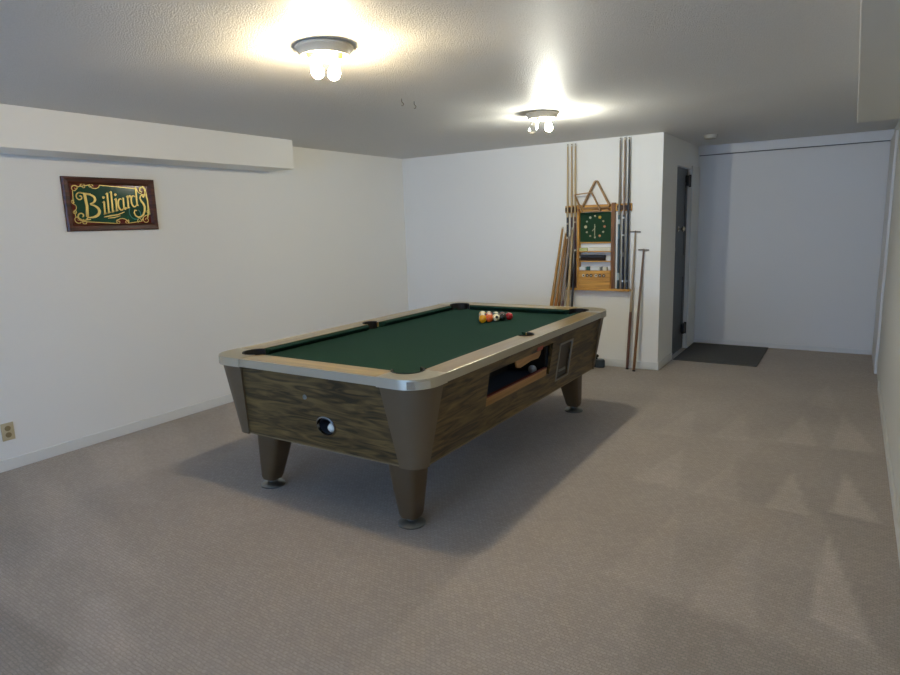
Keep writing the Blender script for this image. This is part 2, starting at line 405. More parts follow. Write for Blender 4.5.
# rails
IX, IY = HX-.1394, HY-.143
XA, YA = .48, 1.065        # where the corner caps begin
for s in (-1, 1):
    r = obj('rail', Bx(-XA, XA, min(s*IY, s*(HY-.006)), max(s*IY, s*(HY-.006)), ZR+.004, ZT), rail_x, table)
    cut(r, [cyl(x, y, PR, .5, 1) for x, y in PK if y*s > 0])
    r = obj('rail', Bx(min(s*IX, s*(HX-.006)), max(s*IX, s*(HX-.006)), -YA, YA, ZR+.004, ZT), rail_y, table)
    cut(r, [cyl(s*.617, .005, MR, .5, 1)]+[cyl(x, y, PR, .5, 1) for x, y in PK if x*s > 0])
    bm = Bx(-XA, XA, min(s*(HY-.006), s*HY), max(s*(HY-.006), s*HY), ZR, ZT+.002); obj('rail_trim', bm, alu, table, bevel=.002)
    bm = Bx(min(s*(HX-.006), s*HX), max(s*(HX-.006), s*HX), -YA, YA, ZR, ZT+.002); obj('rail_trim', bm, alu, table, bevel=.002)
# cushions (triangular noses covered in cloth)
def cushion(a, b, nrm):
    a = Vector((*a, 0)); b = Vector((*b, 0)); n = Vector((*nrm, 0)); d = (b-a).normalized()
    bm = bmesh.new()
    def sec(p, sh): 
        return [p+Vector((0, 0, ZT-.002)), p+n*.047+d*sh+Vector((0, 0, ZT-.004)), p+n*.049+d*sh+Vector((0, 0, ZT-.010)), p+n*.022+d*sh*.5+Vector((0, 0, ZB)), p+Vector((0, 0, ZB))]
    loft(bm, [sec(a, .03), sec(b, -.03)]); return obj('cushion', bm, cloth, table)
for s in (-1, 1):
    cushion((-.455, s*IY), (.455, s*IY), (0, -s))
    cushion((s*IX, -1.02), (s*IX, .005-.066), (-s, 0))
    cushion((s*IX, .005+.066), (s*IX, 1.02), (-s, 0))
# corner caps, corner castings, pocket liners
def corner_path(X, Y, r, xa, ya, n=12):
    """outline of the near right corner, from along the end to along the side"""
    P = [(xa, -Y), (xa+(X-r-xa)*.5, -Y)]
    for i in range(n+1):
        a = math.radians(-90+90*i/n); P.append((X-r+r*math.cos(a), -(Y-r)+r*math.sin(a)))
    return P+[(X, ya+(-(Y-r)-ya)*.5), (X, ya)]
for sx in (1, -1):
    for sy in (1, -1):
        f = lambda P: [(sx*x, -sy*y) for x, y in P]      # near right pattern (y negative) mirrored to each corner
        out = corner_path(HX+.003, HY+.003, .142, XA, -YA)
        cap = obj('corner_cap', prism(bmesh.new(), f(out+[(IX, -YA), (IX, -IY), (XA, -IY)]), ZR-.002, ZT+.003), alu, table)
        cut(cap, [cyl(sx*.535, sy*1.10, PR, .5, 1)])
        cap.data.polygons.foreach_set('use_smooth', [True]*len(cap.data.polygons)); cap.data.set_sharp_from_angle(angle=math.radians(30))
        # polished round corner face of the cap
        band = corner_path(HX+.0055, HY+.0055, .143, XA, -YA)[5:12]; bandi = corner_path(HX, HY, .14, XA, -YA)[5:12]
        bm = bmesh.new()
        loft(bm, [[(sx*x, -sy*y, z) for x, y in band]+[(sx*x, -sy*y, z) for x, y in reversed(bandi)] for z in (ZR+.001, ZT-.006)])
        obj('cap_corner_plate', bm, chrome, cap, True, label='polished chrome rounded corner')
        # casting below the cap, tapering to the cabinet bottom
        ot = corner_path(.726, 1.266, .14, .487, -1.08); it = corner_path(.700, 1.240, .125, .487, -1.08)
        ob = corner_path(.656, 1.207, .085, .538, -1.122); ib = corner_path(.634, 1.185, .075, .538, -1.122)
        bm = bmesh.new(); rings = []
        for z, k in ((.346, 0), (.36, .02), (ZR-.002, 1)):
            o_ = [(a[0]*k+b[0]*(1-k), a[1]*k+b[1]*(1-k)) for a, b in zip(ot, ob)]
            i_ = [(a[0]*k+b[0]*(1-k), a[1]*k+b[1]*(1-k)) for a, b in zip(it, ib)]
            rings.append([(sx*x, -sy*y, z) for x, y in o_+i_[::-1]])
        loft(bm, rings); obj('corner_casting', bm, casting_m, table, True)
        # pocket liner: black ring with a cup
        bm = bmesh.new(); px, py = sx*.535, sy*1.10
        a0 = math.atan2(py*0+sy, px*0+sx)
        n = 18; rings = []
        for k in range(n+1):
            a = a0-math.radians(118)+math.radians(236)*k/n
            c, s_ = math.cos(a), math.sin(a)
            rings.append([(px+c*r, py+s_*r, z) for r, z in ((PR-.001, ZT+.006), (PR-.010, ZT+.004), (PR-.014, ZB-.10), (PR-.002, ZB-.10))])
        loft(bm, rings); obj('pocket', bm, black, table, True)
for s, (px, py) in zip((1, -1), MK):
    bm = bmesh.new(); n = 16; rings = []
    a0 = 0 if s > 0 else PI
    for k in range(n+1):
        a = a0-math.radians(100)+math.radians(200)*k/n
        rings.append([(px+math.cos(a)*r, py+math.sin(a)*r, z) for r, z in ((MR-.001, ZT+.006), (MR-.009, ZT+.004), (MR-.012, ZB-.10), (MR-.001, ZB-.10))])
    loft(bm, rings); obj('pocket', bm, black, table, True)
# cabinet panels: slightly battered outwards
ZC = .352
def slab(pt, pb, n_in, axis, a0t, a1t, a0b, a1b, th=.02):
    """panel between z=ZC and ZR; outer face at pt (top) / pb (bottom) along n_in's axis"""
    bm = bmesh.new()
    def ring(p, a0, a1, z):
        q = p-math.copysign(th, p)
        if axis == 0: return [(a0, p, z), (a1, p, z), (a1, q, z), (a0, q, z)]
        return [(p, a0, z), (p, a1, z), (q, a1, z), (q, a0, z)]
    loft(bm, [ring(pb, a0b, a1b, ZC), ring(pt, a0t, a1t, ZR)]); return bm
near = obj('end_panel', slab(-1.253, -1.198, 0, 0, -.60, .60, -.575, .575), lam_x, table)
def ellcyl_y(cx, cz, rx, rz, y0, y1, n=32):
    bm = bmesh.new(); loft(bm, [[(cx+rx*math.cos(2*PI*k/n), y, cz+rz*math.sin(2*PI*k/n)) for k in range(n)] for y in (y0, y1)]); return bm
HXc, HZc = .083, .488
HYc = -1.198-(.488-.352)/(.76-.352)*.055
cut(near, [ellcyl_y(HXc, HZc, .058, .046, -1.3, -1.1)])
obj('end_panel', slab(1.253, 1.198, 0, 0, -.60, .60, -.575, .575), lam_x, table)
obj('side_panel', slab(-.712, -.648, 0, 1, -1.14, 1.14, -1.13, 1.13), lam_y, table)
side = obj('side_panel', slab(.712, .648, 0, 1, -1.14, 1.14, -1.13, 1.13), lam_y, table)
def SX(z): return .648+(z-ZC)/(ZR-ZC)*.064      # face of the side panel at height z
WY0, WY1, WZ_0, WZ_1 = -.597, .245, .503, .698
cut(side, [Bx(.5, .8, WY0, WY1, WZ_0, WZ_1), Bx(.5, .8, WY1-.17, WY1, WZ_1-.01, WZ_1+.016), Bx(.5, .8, .378, .582, .432, .676)])
# thin bottom strips
strip_m = mat('tan_edge_strip', '#7d6d4f', .5)
bm = Bx(-.54, .54, -1.2, -1.175, ZC-.003, ZC+.004); obj('bottom_strip', bm, strip_m, table)
bm = Bx(.63, .65, -1.125, 1.125, ZC-.003, ZC+.004); obj('bottom_strip', bm, strip_m, table)
obj('bottom_board', Bx(-.625, .625, -1.17, 1.17, ZC-.004, ZC+.012), dark_in, table)
# key lock on the end
bm = lathe(bmesh.new(), [(.013, 0), (.013, .005), (.009, .006), (.008, .003), (0, .003)], 20); bmesh.ops.rotate(bm, verts=bm.verts, matrix=Matrix.Rotation(PI/2, 3, 'X'))
obj('key_lock', bm, foot_m, table, True, (-.034, -1.236, .635))
# cue ball return: chrome ring and a dark cup
bm = bmesh.new(); n = 36; rings = []
for k in range(n+1):
    a = 2*PI*k/n; c, s_ = math.cos(a), math.sin(a)
    rings.append([(HXc+rx*c, HYc+y-(rz*s_)*.135, HZc+rz*s_) for rx, rz, y in ((.056, .044, .012), (.059, .047, -.006), (.067, .055, -.003), (.067, .055, .004))])
loft(bm, rings, cap=False); ring = obj('ball_return', bm, mat('dark_chrome', '#7d7c78', .25, metal=1), table, True, label='chrome oval ball return')
bm = bmesh.new()
loft(bm, [[(HXc+.0555*math.cos(2*PI*k/24)*s, y, HZc+.0435*math.sin(2*PI*k/24)*s) for k in range(24)] for s, y in ((1, -1.208), (1, -1.13), (.98, -1.08), (.05, -1.075))], cap=False)
obj('return_chute', bm, dark_in, ring, True)
# ball viewing window
bm = bmesh.new()
box(bm, .36, .37, WY0-.05, WY1+.05, WZ_0-.05, WZ_1+.03); box(bm, .37, .66, WY0-.03, WY0-.02, WZ_0-.05, WZ_1+.03); box(bm, .37, .66, WY1+.005, WY1+.015, WZ_0-.05, WZ_1+.03)
box(bm, .37, .66, WY0-.02, WY1+.005, WZ_1+.025, WZ_1+.03)
win = obj('ball_window', bm, dark_in, table)
bm = bmesh.new(); loft(bm, [[(.37, y, .500), (.655, y, .515), (.655, y, .505), (.37, y, .49)] for y in (WY0-.02, WY1+.005)])
obj('ball_tray', bm, blue_in, win, label='dark blue felt ball tray')
bm = bmesh.new(); loft(bm, [[(SX(WZ_0)-.018, y, WZ_0), (SX(WZ_0)-.002, y, WZ_0), (SX(WZ_0+.049)-.002, y, WZ_0+.049), (SX(WZ_0+.049)-.018, y, WZ_0+.049)] for y in (WY0+.002, WY1-.045)])
obj('tray_front_board', bm, raw_wood, win, label='bare tan board along the bottom of the window')
z_ = WZ_0+.049; bm = Bx(SX(z_)-.022, SX(z_)-.001, WY0+.002, WY1-.045, z_, z_+.007); obj('red_edge_strip', bm, mat('red_edge', '#6e2c24', .5), win, label='dark red edging')
def flap(d): return [(SX(z)+d, y, z) for y, z in ((-.272, WZ_1+.001), (.075, WZ_1+.001), (.07, .668), (.046, .650), (-.06, .654), (-.2, .640), (-.25, .652))]
bm = bmesh.new(); loft(bm, [flap(-.016), flap(-.006)])
obj('window_flap', bm, raw_wood, win, label='hanging tan wood flap at the top of the window')
obj('tray_divider', Bx(.42, .655, WY1-.03, WY1-.018, WZ_0+.016, WZ_1+.012), black, win)
bm = bmesh.new(); loft(bm, [[(SX(z)+d, y, z) for y, z in ((-.005, .704), (.075, .704), (.08, .727), (0, .727))] for d in (-.004, .003)])
obj('sticker', bm, mat('faded_red_sticker', '#a34c40', .6), side, label='faded red sticker')
# coin door
bm = bmesh.new()
def bar(y0, y1, z0, z1):
    loft(bm, [[(SX(z0)-.004, y0, z0), (SX(z0)-.004, y1, z0), (SX(z0)+.005, y1, z0), (SX(z0)+.005, y0, z0)], [(SX(z1)-.004, y0, z1), (SX(z1)-.004, y1, z1), (SX(z1)+.005, y1, z1), (SX(z1)+.005, y0, z1)]])
bar(.366, .38, .422, .684); bar(.58, .594, .422, .684); bar(.366, .594, .422, .434); bar(.366, .594, .672, .684)
cd = obj('coin_door_frame', bm, mat('dull_grey_frame', '#8d887d', .4, metal=.3), table, label='dull metal coin mechanism frame')
bm = bmesh.new(); loft(bm, [[(SX(.434)-d, .379, .434), (SX(.434)-d, .581, .434), (SX(.674)-d, .581, .674), (SX(.674)-d, .379, .674)] for d in (.012, .02)])
obj('coin_plate', bm, mat('dark_brown_coin_plate', '#3f382f', .45), cd)
obj('coin_slide', Bx(.642, .664, .43, .54, .475, .492), foot_m, cd)
# legs with chrome levelling feet
LT, LB = (.480, 1.058), (.509, 1.09)
for sx in (1, -1):
    for sy in (1, -1):
        bm = bmesh.new(); rings = []
        for z, h, k, r in ((ZC-.004, .090, 0, .045), (.20, .072, .46, .038), (.066, .054, .95, .030), (.046, .046, 1, .026)):
            cx = (LT[0]*(1-k)+LB[0]*k); cy = (LT[1]*(1-k)+LB[1]*k)
            rings.append([(sx*x, sy*y, z) for x, y in rrect(h, h, r, 5, cx, cy)])
        loft(bm, rings); lg = obj('leg', bm, leg_m, table, True)
        bm = lathe(bmesh.new(), [(.052, 0), (.07, .002), (.071, .010), (.060, .020), (.034, .026), (.028, .030), (.028, .046)], 28, (sx*LB[0], sy*LB[1], 0))
        obj('levelling_foot', bm, foot_m, lg, True, label='dull chrome round foot')

# ------------------------------------------------------------------ balls
ball_white = '#e4dcc0'
BC = dict(yellow='#d99a14', blue='#1b2f7d', red='#a81822', purple='#3f2363', orange='#d2581a', green='#0f5a36', maroon='#6c1a20', black='#15130f')
def ball_mat(name, col, stripe):
    m = mat(name, col, .12, spec=.6, coat=.5)
    nt = m.node_tree; N = nt.nodes; L = nt.links; b = N['Principled BSDF']
    tc = N.new('ShaderNodeTexCoord'); sp = N.new('ShaderNodeSeparateXYZ'); L.new(tc.outputs['Object'], sp.inputs[0])
    def mth(op, a, v):
        x = N.new('ShaderNodeMath'); x.operation = op
        if hasattr(a, 'links'): L.new(a, x.inputs[0])
        else: x.inputs[0].default_value = a
        if hasattr(v, 'links'): L.new(v, x.inputs[1])
        else: x.inputs[1].default_value = v
        return x.outputs[0]
    fac = mth('GREATER_THAN', mth('ABSOLUTE', sp.outputs['Y'], 0), .0255)          # number spots on the y axis
    if stripe:
        fac = mth('MAXIMUM', fac, mth('GREATER_THAN', mth('ABSOLUTE', sp.outputs['Z'], 0), .0195))
    mx = N.new('ShaderNodeMix'); mx.data_type = 'RGBA'; L.new(fac, mx.inputs['Factor'])
    mx.inputs['A'].default_value = lin(col); mx.inputs['B'].default_value = lin(ball_white)
    L.new(mx.outputs['Result'], b.inputs['Base Color'])
    return m
ball_me = None
def ball(m, loc, rot, label, group, r=.0286, nm='pool_ball'):
    global ball_me
    bm = bmesh.new(); bmesh.ops.create_uvsphere(bm, u_segments=24, v_segments=14, radius=r)
    o = obj(nm, bm, m, None, True); o.location = loc; o.rotation_euler = rot
    return tag(o, label, 'ball', group)
AX, AY = .035, .50
G = 'racked pool balls'
spec = {  # (row, column): colour, striped, label ; column counts along the right hand edge
 (0, 0): ('yellow', 0, 'solid yellow pool ball at the near tip of the racked balls'),
 (1, 1): ('orange', 0, 'solid orange pool ball just right of the yellow tip ball'),
 (2, 2): ('black', 2, 'cream pool ball with dark spot in the middle of the front edge of the rack'),
 (3, 3): ('black', 0, 'black pool ball beside the red ball in the rack'),
 (4, 4): ('red', 0, 'bright red pool ball at the right corner of the rack'),
 (1, 0): ('yellow', 1, 'yellow striped pool ball directly behind the yellow tip ball'),
 (2, 1): ('orange', 1, 'orange striped pool ball directly behind the solid orange ball'),
 (3, 2): ('green', 1, 'green striped pool ball directly behind the cream spotted ball'),
 (4, 3): ('maroon', 0, 'dark maroon pool ball directly behind the black ball'),
 (2, 0): ('purple', 1, 'purple striped pool ball, third in the left edge of the rack'),
 (3, 1): ('red', 1, 'red striped pool ball, third back in the file behind the orange ball'),
 (4, 2): ('blue', 1, 'blue striped pool ball, last in the file behind the cream spotted ball'),
 (3, 0): ('green', 1, 'green striped pool ball, fourth in the left edge of the rack'),
 (4, 1): ('maroon', 1, 'maroon striped pool ball, last in the file behind the orange balls'),
 (4, 0): ('yellow', 3, 'cream topped pool ball at the far left corner of the rack'),
}
bmats = {}
for (i, j), (c, st, lab) in spec.items():
    x = AX+(j-i/2)*.0575; y = AY+i*.0575*math.sqrt(3)/2
    key = (c, 1 if st in (1, 3) else 0)
    if st == 2:
        if 'cream' not in bmats:
            m = mat('cream_dark_spot_ball', ball_white, .12, spec=.6, coat=.5); nt = m.node_tree
            tc = nt.nodes.new('ShaderNodeTexCoord'); vm = nt.nodes.new('ShaderNodeVectorMath'); vm.operation = 'DISTANCE'; vm.inputs[1].default_value = (0, -.0286, 0)
            nt.links.new(tc.outputs['Object'], vm.inputs[0]); cm = nt.nodes.new('ShaderNodeMath'); cm.operation = 'LESS_THAN'; cm.inputs[1].default_value = .011
            nt.links.new(vm.outputs['Value'], cm.inputs[0]); mx = nt.nodes.new('ShaderNodeMix'); mx.data_type = 'RGBA'; nt.links.new(cm.outputs[0], mx.inputs['Factor'])
            mx.inputs['A'].default_value = lin(ball_white); mx.inputs['B'].default_value = lin('#1c1712'); nt.links.new(mx.outputs['Result'], nt.nodes['Principled BSDF'].inputs['Base Color'])
            bmats['cream'] = m
        m = bmats['cream']; rot = (math.radians(-15), 0, math.radians(40))
    else:
        if key not in bmats: bmats[key] = ball_mat('ball_%s_%s' % (c, 'striped' if key[1] else 'solid'), BC[c], key[1])
        m = bmats[key]
        rot = (random.uniform(-.25, .1), random.uniform(-.35, -.05), math.radians(-56)) if st else (random.uniform(-.2, .1), random.uniform(-.4, .4), math.radians(-56))
    ball(m, TM @ Vector((x, y, ZB+.0287)), rot, lab, G)
cue_m = mat('cue_ball_resin', '#e6e0cc', .15, spec=.6)
ball(cue_m, TM @ Vector((HXc+.007, -1.176, HZc-.0435+.0281)), (0, 0, 0), 'cream cue ball sitting in the oval return hole at the table end', 'loose balls', .0272, 'cue_ball')
ball(mat('pale_blue_ball', '#b9c1cc', .15, spec=.6), TM @ Vector((.59, .165, .5145+.0287)), (0, 0, 0), 'pale pool ball lying in the dark window on the table side', 'loose balls')

# ------------------------------------------------------------------ billiards sign
SY0, SY1, SZ0, SZ1 = 2.291, 2.966, 1.522, 1.893
sw, sh = SY1-SY0, SZ1-SZ0
sign = thing('billiards_sign', 'mahogany framed green and gold sign reading Billiards on the left wall', 'sign', (XL, (SY0+SY1)/2, (SZ0+SZ1)/2))
# local: y = along the wall (u), z = up, x = out of the wall
def frame_ring(bm, y0, y1, z0, z1, prof):
    """prof: list of (inset, x)"""
    rings = [[(x, y0+i, z0+i), (x, y1-i, z0+i), (x, y1-i, z1-i), (x, y0+i, z1-i)] for i, x in prof]
    loft(bm, rings, cap=False); return bm
obj('frame', frame_ring(bmesh.new(), -sw/2, sw/2, -sh/2, sh/2, [(.0, .001), (0, .018), (.008, .026), (.035, .022), (.05, .010), (.05, .001)]), mahog, sign)
red_glass = mat('dark_red_glass', '#5a120c', .12, spec=.6)
green_glass = mat('green_glass', '#06402a', .12, spec=.6)
gold = mat('gold_leaf', '#d0b972', .34, metal=.85, bump=.15, bscale=120)
teal_glass = mat('teal_edge_glass', '#2f7f77', .2, spec=.6)
obj('backing_panel', Bx(.001, .008, -sw/2+.045, sw/2-.045, -sh/2+.045, sh/2-.045), red_glass, sign, label='dark red glass ground')
pw, ph = sw-.1, sh-.1
def uv(u, v): return Vector((0, (u-.5)*pw, (v-.5)*ph))
# green field with ornate cut corners
fld = []
def arc(cu, cv, ru, rv, a0, a1, n=8):
    return [(cu+ru*math.cos(math.radians(a0+(a1-a0)*k/n)), cv+rv*math.sin(math.radians(a0+(a1-a0)*k/n))) for k in range(n+1)]
fld += arc(.97, .93, .13, .17, 270, 180)[0:9] + arc(.30, .99, .06, .09, 0, -180, 6) + arc(.03, .93, .06, .10, 0, -90, 6)
fld += arc(.02, .42, .03, .08, 90, -90, 6) + arc(.03, .06, .07, .10, 90, 0, 6) + arc(.60, .0, .08, .13, 180, 0, 8) + arc(.99, .05, .12, .18, 180, 90, 6)
bm = bmesh.new(); loft(bm, [[uv(u, v)+Vector((x, 0, 0)) for u, v in fld] for x in (.008, .010)])
obj('green_field', bm, green_glass, sign)
def ribbon(bm, pts, w, x0=.010, x1=.0115, close=False):
    """thick stroke in the sign plane; pts in (u,v), w in metres (single or list)"""
    Q = [uv(*p) for p in pts]; n = len(Q)
    if not isinstance(w, (list, tuple)): w = [w]*n
    rings = []
    for i in range(n):
        a = Q[(i-1) % n] if close or i > 0 else Q[0]; b = Q[(i+1) % n] if close or i < n-1 else Q[-1]
        d = (b-a).normalized(); nn = Vector((0, -d.z, d.y))*(w[i]/2)
        rings.append([Q[i]+nn+Vector((x0, 0, 0)), Q[i]+nn+Vector((x1, 0, 0)), Q[i]-nn+Vector((x1, 0, 0)), Q[i]-nn+Vector((x0, 0, 0))])
    if close: rings.append(rings[0])
    loft(bm, rings, cap=not close); return bm
# gold border line and corner scrolls
obj('gold_border', ribbon(bmesh.new(), fld, .005, close=True), gold, sign)
def spiral(cu, cv, r0, r1, a0, turns, n=26):
    k = pw/ph
    return [(cu+(r0+(r1-r0)*i/n)*math.cos(a0+turns*2*PI*i/n), cv+k*(r0+(r1-r0)*i/n)*math.sin(a0+turns*2*PI*i/n)) for i in range(n+1)]
bm = bmesh.new()
for cu, cv, r, a, t_ in ((.055, .88, .045, .5, 1.2), (.16, .95, .035, 3, -1.2), (.25, .96, .03, 0, 1.1), (.05, .12, .05, 5.5, -1.3), (.13, .05, .035, 2, 1.2), (.93, .09, .05, 2, 1.3), (.84, .07, .035, 4, -1.2), (.975, .3, .03, 1, 1.2), (.02, .55, .025, 1, 1.2), (.02, .3, .025, 1, -1.2), (.55, .04, .03, 2, 1.2), (.66, .04, .03, 1, -1.2)):
    obj('gold_scroll', ribbon(bmesh.new(), spiral(cu, cv, r, .006, a, t_), [.006-.004*i/26 for i in range(27)]), gold, sign)
# lettering: strokes with thick stems on a rising baseline
def letter(strokes, shade=True):
    bm = bmesh.new()
    for pts, w in strokes: ribbon(bm, pts, w, .0105, .014)
    obj('letter', bm, gold, sign)
def bowl(cu, cv, ru, rv, a0, a1, n=12): return arc(cu, cv, ru, rv, a0, a1, n)
def sw_(n, a, b): return [a+(b-a)*math.sin(PI*i/(n-1)) for i in range(n)]
# B
b1 = bowl(.20, .63, .085, .12, 100, -80); b2 = bowl(.205, .325, .115, .165, 85, -110)
letter([([(.165, .76), (.175, .45), (.165, .18)], .019), (b1, sw_(len(b1), .005, .016)), (b2, sw_(len(b2), .005, .019)),
        ([(.10, .79), (.165, .77), (.24, .76)], .008), (spiral(.105, .68, .055, .008, 1.2, 1.1), .007), (spiral(.10, .20, .075, .01, .3, -1.2), .008), ([(.06, .11), (.12, .09), (.2, .115)], .007)])
base = lambda u: .235+(u-.37)*.80*.62
def stem(u, h, w=.0115, ser=.016, bot=True):
    b = base(u); st = [([(u+.008, b+h), (u, b)], w)]
    st.append(([(u-ser*.8, b+h-.03), (u+.01, b+h+.01)], .006))
    if bot: st.append(([(u-ser, b), (u+ser*1.3, b+.03)], .006))
    return st
letter(stem(.385, .33)+[(spiral(.392, base(.385)+.43, .013, .003, 0, 1.2, 12), .008)])
letter(stem(.437, .52)); letter(stem(.488, .54))
letter(stem(.54, .33)+[(spiral(.547, base(.54)+.43, .013, .003, 0, 1.2, 12), .008)])
a1_ = bowl(.605, base(.6)+.15, .036, .15, 60, 320)
letter([(a1_, sw_(len(a1_), .005, .0115)), ([(.645, base(.645)+.31), (.64, base(.64)+.02), (.655, base(.65)+.0), (.672, base(.67)+.04)], .011)])
letter(stem(.70, .33)+[([(.705, base(.7)+.22), (.72, base(.72)+.31), (.738, base(.73)+.32), (.745, base(.74)+.27)], [.007, .010, .014, .010])])
d1_ = bowl(.785, base(.78)+.15, .037, .15, 50, 320)
letter([(d1_, sw_(len(d1_), .005, .0115)), ([(.828, base(.82)+.50), (.822, base(.82)+.02), (.84, base(.83)+.02)], .011), ([(.805, base(.82)+.46), (.83, base(.82)+.52)], .006)])
# s with its long swash
ss = [(.918, .70), (.905, .76), (.885, .74), (.873, .67), (.885, .60), (.91, .53), (.925, .44), (.918, .33), (.895, .23), (.86, .17), (.82, .16), (.785, .20), (.77, .28), (.785, .35), (.81, .34)]
letter([(ss, [.007, .008, .009, .011, .014, .016, .016, .014, .012, .011, .010, .009, .008, .008, .007]),
        ([(.918, .70), (.95, .80), (.955, .92), (.925, .985), (.885, .95), (.88, .87), (.91, .84)], [.010, .014, .014, .011, .010, .009, .007]),
        ([(.955, .86), (.975, .6), (.968, .3), (.95, .14)], [.013, .010, .009, .007])])
# flourish under the letters
letter([([(.37, .17), (.45, .20), (.55, .23), (.64, .30)], [.004, .009, .008, .004]), ([(.42, .14), (.5, .155), (.58, .20)], [.004, .007, .004])])
bm = ribbon(bmesh.new(), spiral(.80, .27, .10, .05, 2.5, .75), .006); obj('teal_flourish', bm, teal_glass, sign)

# ------------------------------------------------------------------ cue rack
def WX(px, d=0): return (-2.512+.010225*(px-565))*(1-d/YB)
def WZ(py, d=0): return CAM_H+(1.635-.010135*(py-206)-CAM_H)*(1-d/YB)
RY = YB            # wall face
rack = thing('cue_rack', 'honey oak wall cue rack with green clock panel, open shelves and a drawer', 'cue rack', (WX(597), YB, WZ(290)))
RO = Vector((WX(597), YB, WZ(290)))
def rb(px0, px1, py0, py1, d0, d1):
    """box in rack space: pixels on the wall plane to metres; d = depth out of the wall"""
    bm = bmesh.new(); box(bm, WX(px0, d1)-RO.x, WX(px1, d1)-RO.x, -d1, -d0, WZ(py1, d1)-RO.z, WZ(py0, d1)-RO.z); return bm
obj('top_bar', rb(565, 632, 206.2, 213.3, .002, .026), oak_x, rack, bevel=.003)
obj('stile', rb(577.3, 579.9, 205.4, 290, .002, .05), oak_z, rack, bevel=.002)
obj('stile', rb(612.2, 615.6, 205.0, 290, .002, .05), oak_dark, rack, bevel=.002)
green_p = mat('green_clock_felt', '#22402a', .8, spec=.2, bump=.1, bscale=400)
cp = obj('clock_panel', rb(579.6, 612.2, 213.6, 242.6, .002, .02), green_p, rack)
obj('panel_rail', rb(579.6, 612.2, 242.6, 244.0, .002, .03), oak_x, rack)
mk_cols = ['#d8cfae', '#cdb24a', '#b9ab8a', '#c98b66', '#b8ad8c', '#c08a5a', '#c2b795', '#b7a98a', '#b3a787', '#d4cba8', '#a9ad95', '#b8b59e']
ccx, ccz = WX(595.8, .03)-RO.x, WZ(227.6, .03)-RO.z
for k in range(12):
    a = PI/2-2*PI*k/12
    r = (.0155 if k in (1, 9) else .013 if k in (3, 5, 11) else .010)
    bm = lathe(bmesh.new(), [(r, 0), (r*.9, .005), (r*.5, .009), (0, .010)], 14); bmesh.ops.rotate(bm, verts=bm.verts, matrix=Matrix.Rotation(PI/2, 3, 'X'))
    obj('hour_marker', bm, mat('marker_%d' % k, mk_cols[k], .3), cp, True, (ccx+.098*math.cos(a), -.02, ccz+.105*math.sin(a)))
hand_m = mat('pale_clock_hand', '#b9b596', .4, metal=.3)
obj('minute_hand', rb(595.5, 596.2, 225.0, 236.5, .024, .0255), hand_m, cp)
bm = bmesh.new(); loft(bm, [[(ccx, -.0265, ccz-.01), (ccx+.006, -.0265, ccz-.005), (ccx-.022, -.0265, ccz-.045), (ccx-.028, -.0265, ccz-.04)], [(ccx, -.0278, ccz-.01), (ccx+.006, -.0278, ccz-.005), (ccx-.022, -.0278, ccz-.045), (ccx-.028, -.0278, ccz-.04)]])
obj('hour_hand', bm, hand_m, cp)
bm = lathe(bmesh.new(), [(.006, 0), (.006, .01), (0, .011)], 12); bmesh.ops.rotate(bm, verts=bm.verts, matrix=Matrix.Rotation(PI/2, 3, 'X'))
obj('hand_hub', bm, hand_m, cp, True, (ccx, -.02, ccz))
SH = {'a': 251.6, 'b': 261.2}
for k, py in SH.items(): obj('shelf', rb(579.6, 612.2, py, py+1.1, .002, .075), oak_x, rack, bevel=.002)
obj('drawer_case', rb(579.6, 612.2, 271.0, 289.2, .002, .07), oak_x, rack, bevel=.002)
dr = obj('drawer', rb(580.4, 611.4, 281.6, 288.6, .07, .078), oak_x, rack, bevel=.002, label='plain oak drawer front')
ib = obj('inlay_board', rb(580.4, 611.4, 271.8, 280.8, .07, .076), oak_x, rack, bevel=.002)
ink = mat('dark_inlay', '#2c2119', .4); pale = mat('pale_inlay', '#c9bfa6', .4)
for k in range(6):
    px = 584.5+k*3.95+(1.2 if k > 2 else 0)
    bm = lathe(bmesh.new(), [(.016, 0), (.015, .003), (0, .003)], 16); bmesh.ops.rotate(bm, verts=bm.verts, matrix=Matrix.Rotation(PI/2, 3, 'X'))
    o = obj('ball_emblem', bm, ink if k % 3 else pale, ib, True, (WX(px, .076)-RO.x, -.076, WZ(276, .076)-RO.z))
    bm = lathe(bmesh.new(), [(.007, 0), (.006, .002), (0, .002)], 12); bmesh.ops.rotate(bm, verts=bm.verts, matrix=Matrix.Rotation(PI/2, 3, 'X'))
    obj('emblem_spot', bm, pale if k % 3 else ink, ib, True, (WX(px, .076)-RO.x+.002, -.079, WZ(276, .076)-RO.z))
obj('cue_ledge', rb(566, 631, 289.2, 291.2, .002, .085), oak_x, rack, bevel=.002)
clip_m = mat('dark_spring_clip', '#4a2f18', .4)
CUEPX = [567.6, 571.8, 575.5, 620.0, 624.4, 628.6]
for px in CUEPX:
    bm = bmesh.new()
    for d in (-.019, .013): box(bm, WX(px, .046)+d-RO.x, WX(px, .046)+d+.006-RO.x, -.062, -.026, WZ(212, .05)-RO.z, WZ(208, .05)-RO.z)
    box(bm, WX(px, .046)-.02-RO.x, WX(px, .046)+.02-RO.x, -.03, -.025, WZ(212.6, .03)-RO.z, WZ(207.4, .03)-RO.z)
    obj('cue_clip', bm, clip_m, rack)
PEGS = [579.6, 600.5, 610.3]
for px in PEGS:
    bm = lathe(bmesh.new(), [(.006, 0), (.006, .036), (.0095, .04), (.0105, .046), (.007, .05), (0, .051)], 14); bmesh.ops.rotate(bm, verts=bm.verts, matrix=Matrix.Rotation(PI/2, 3, 'X'))
    obj('peg', bm, oak_dark, rack, True, (WX(px, .05)-RO.x, -.026, WZ(210.9, .05)-RO.z))

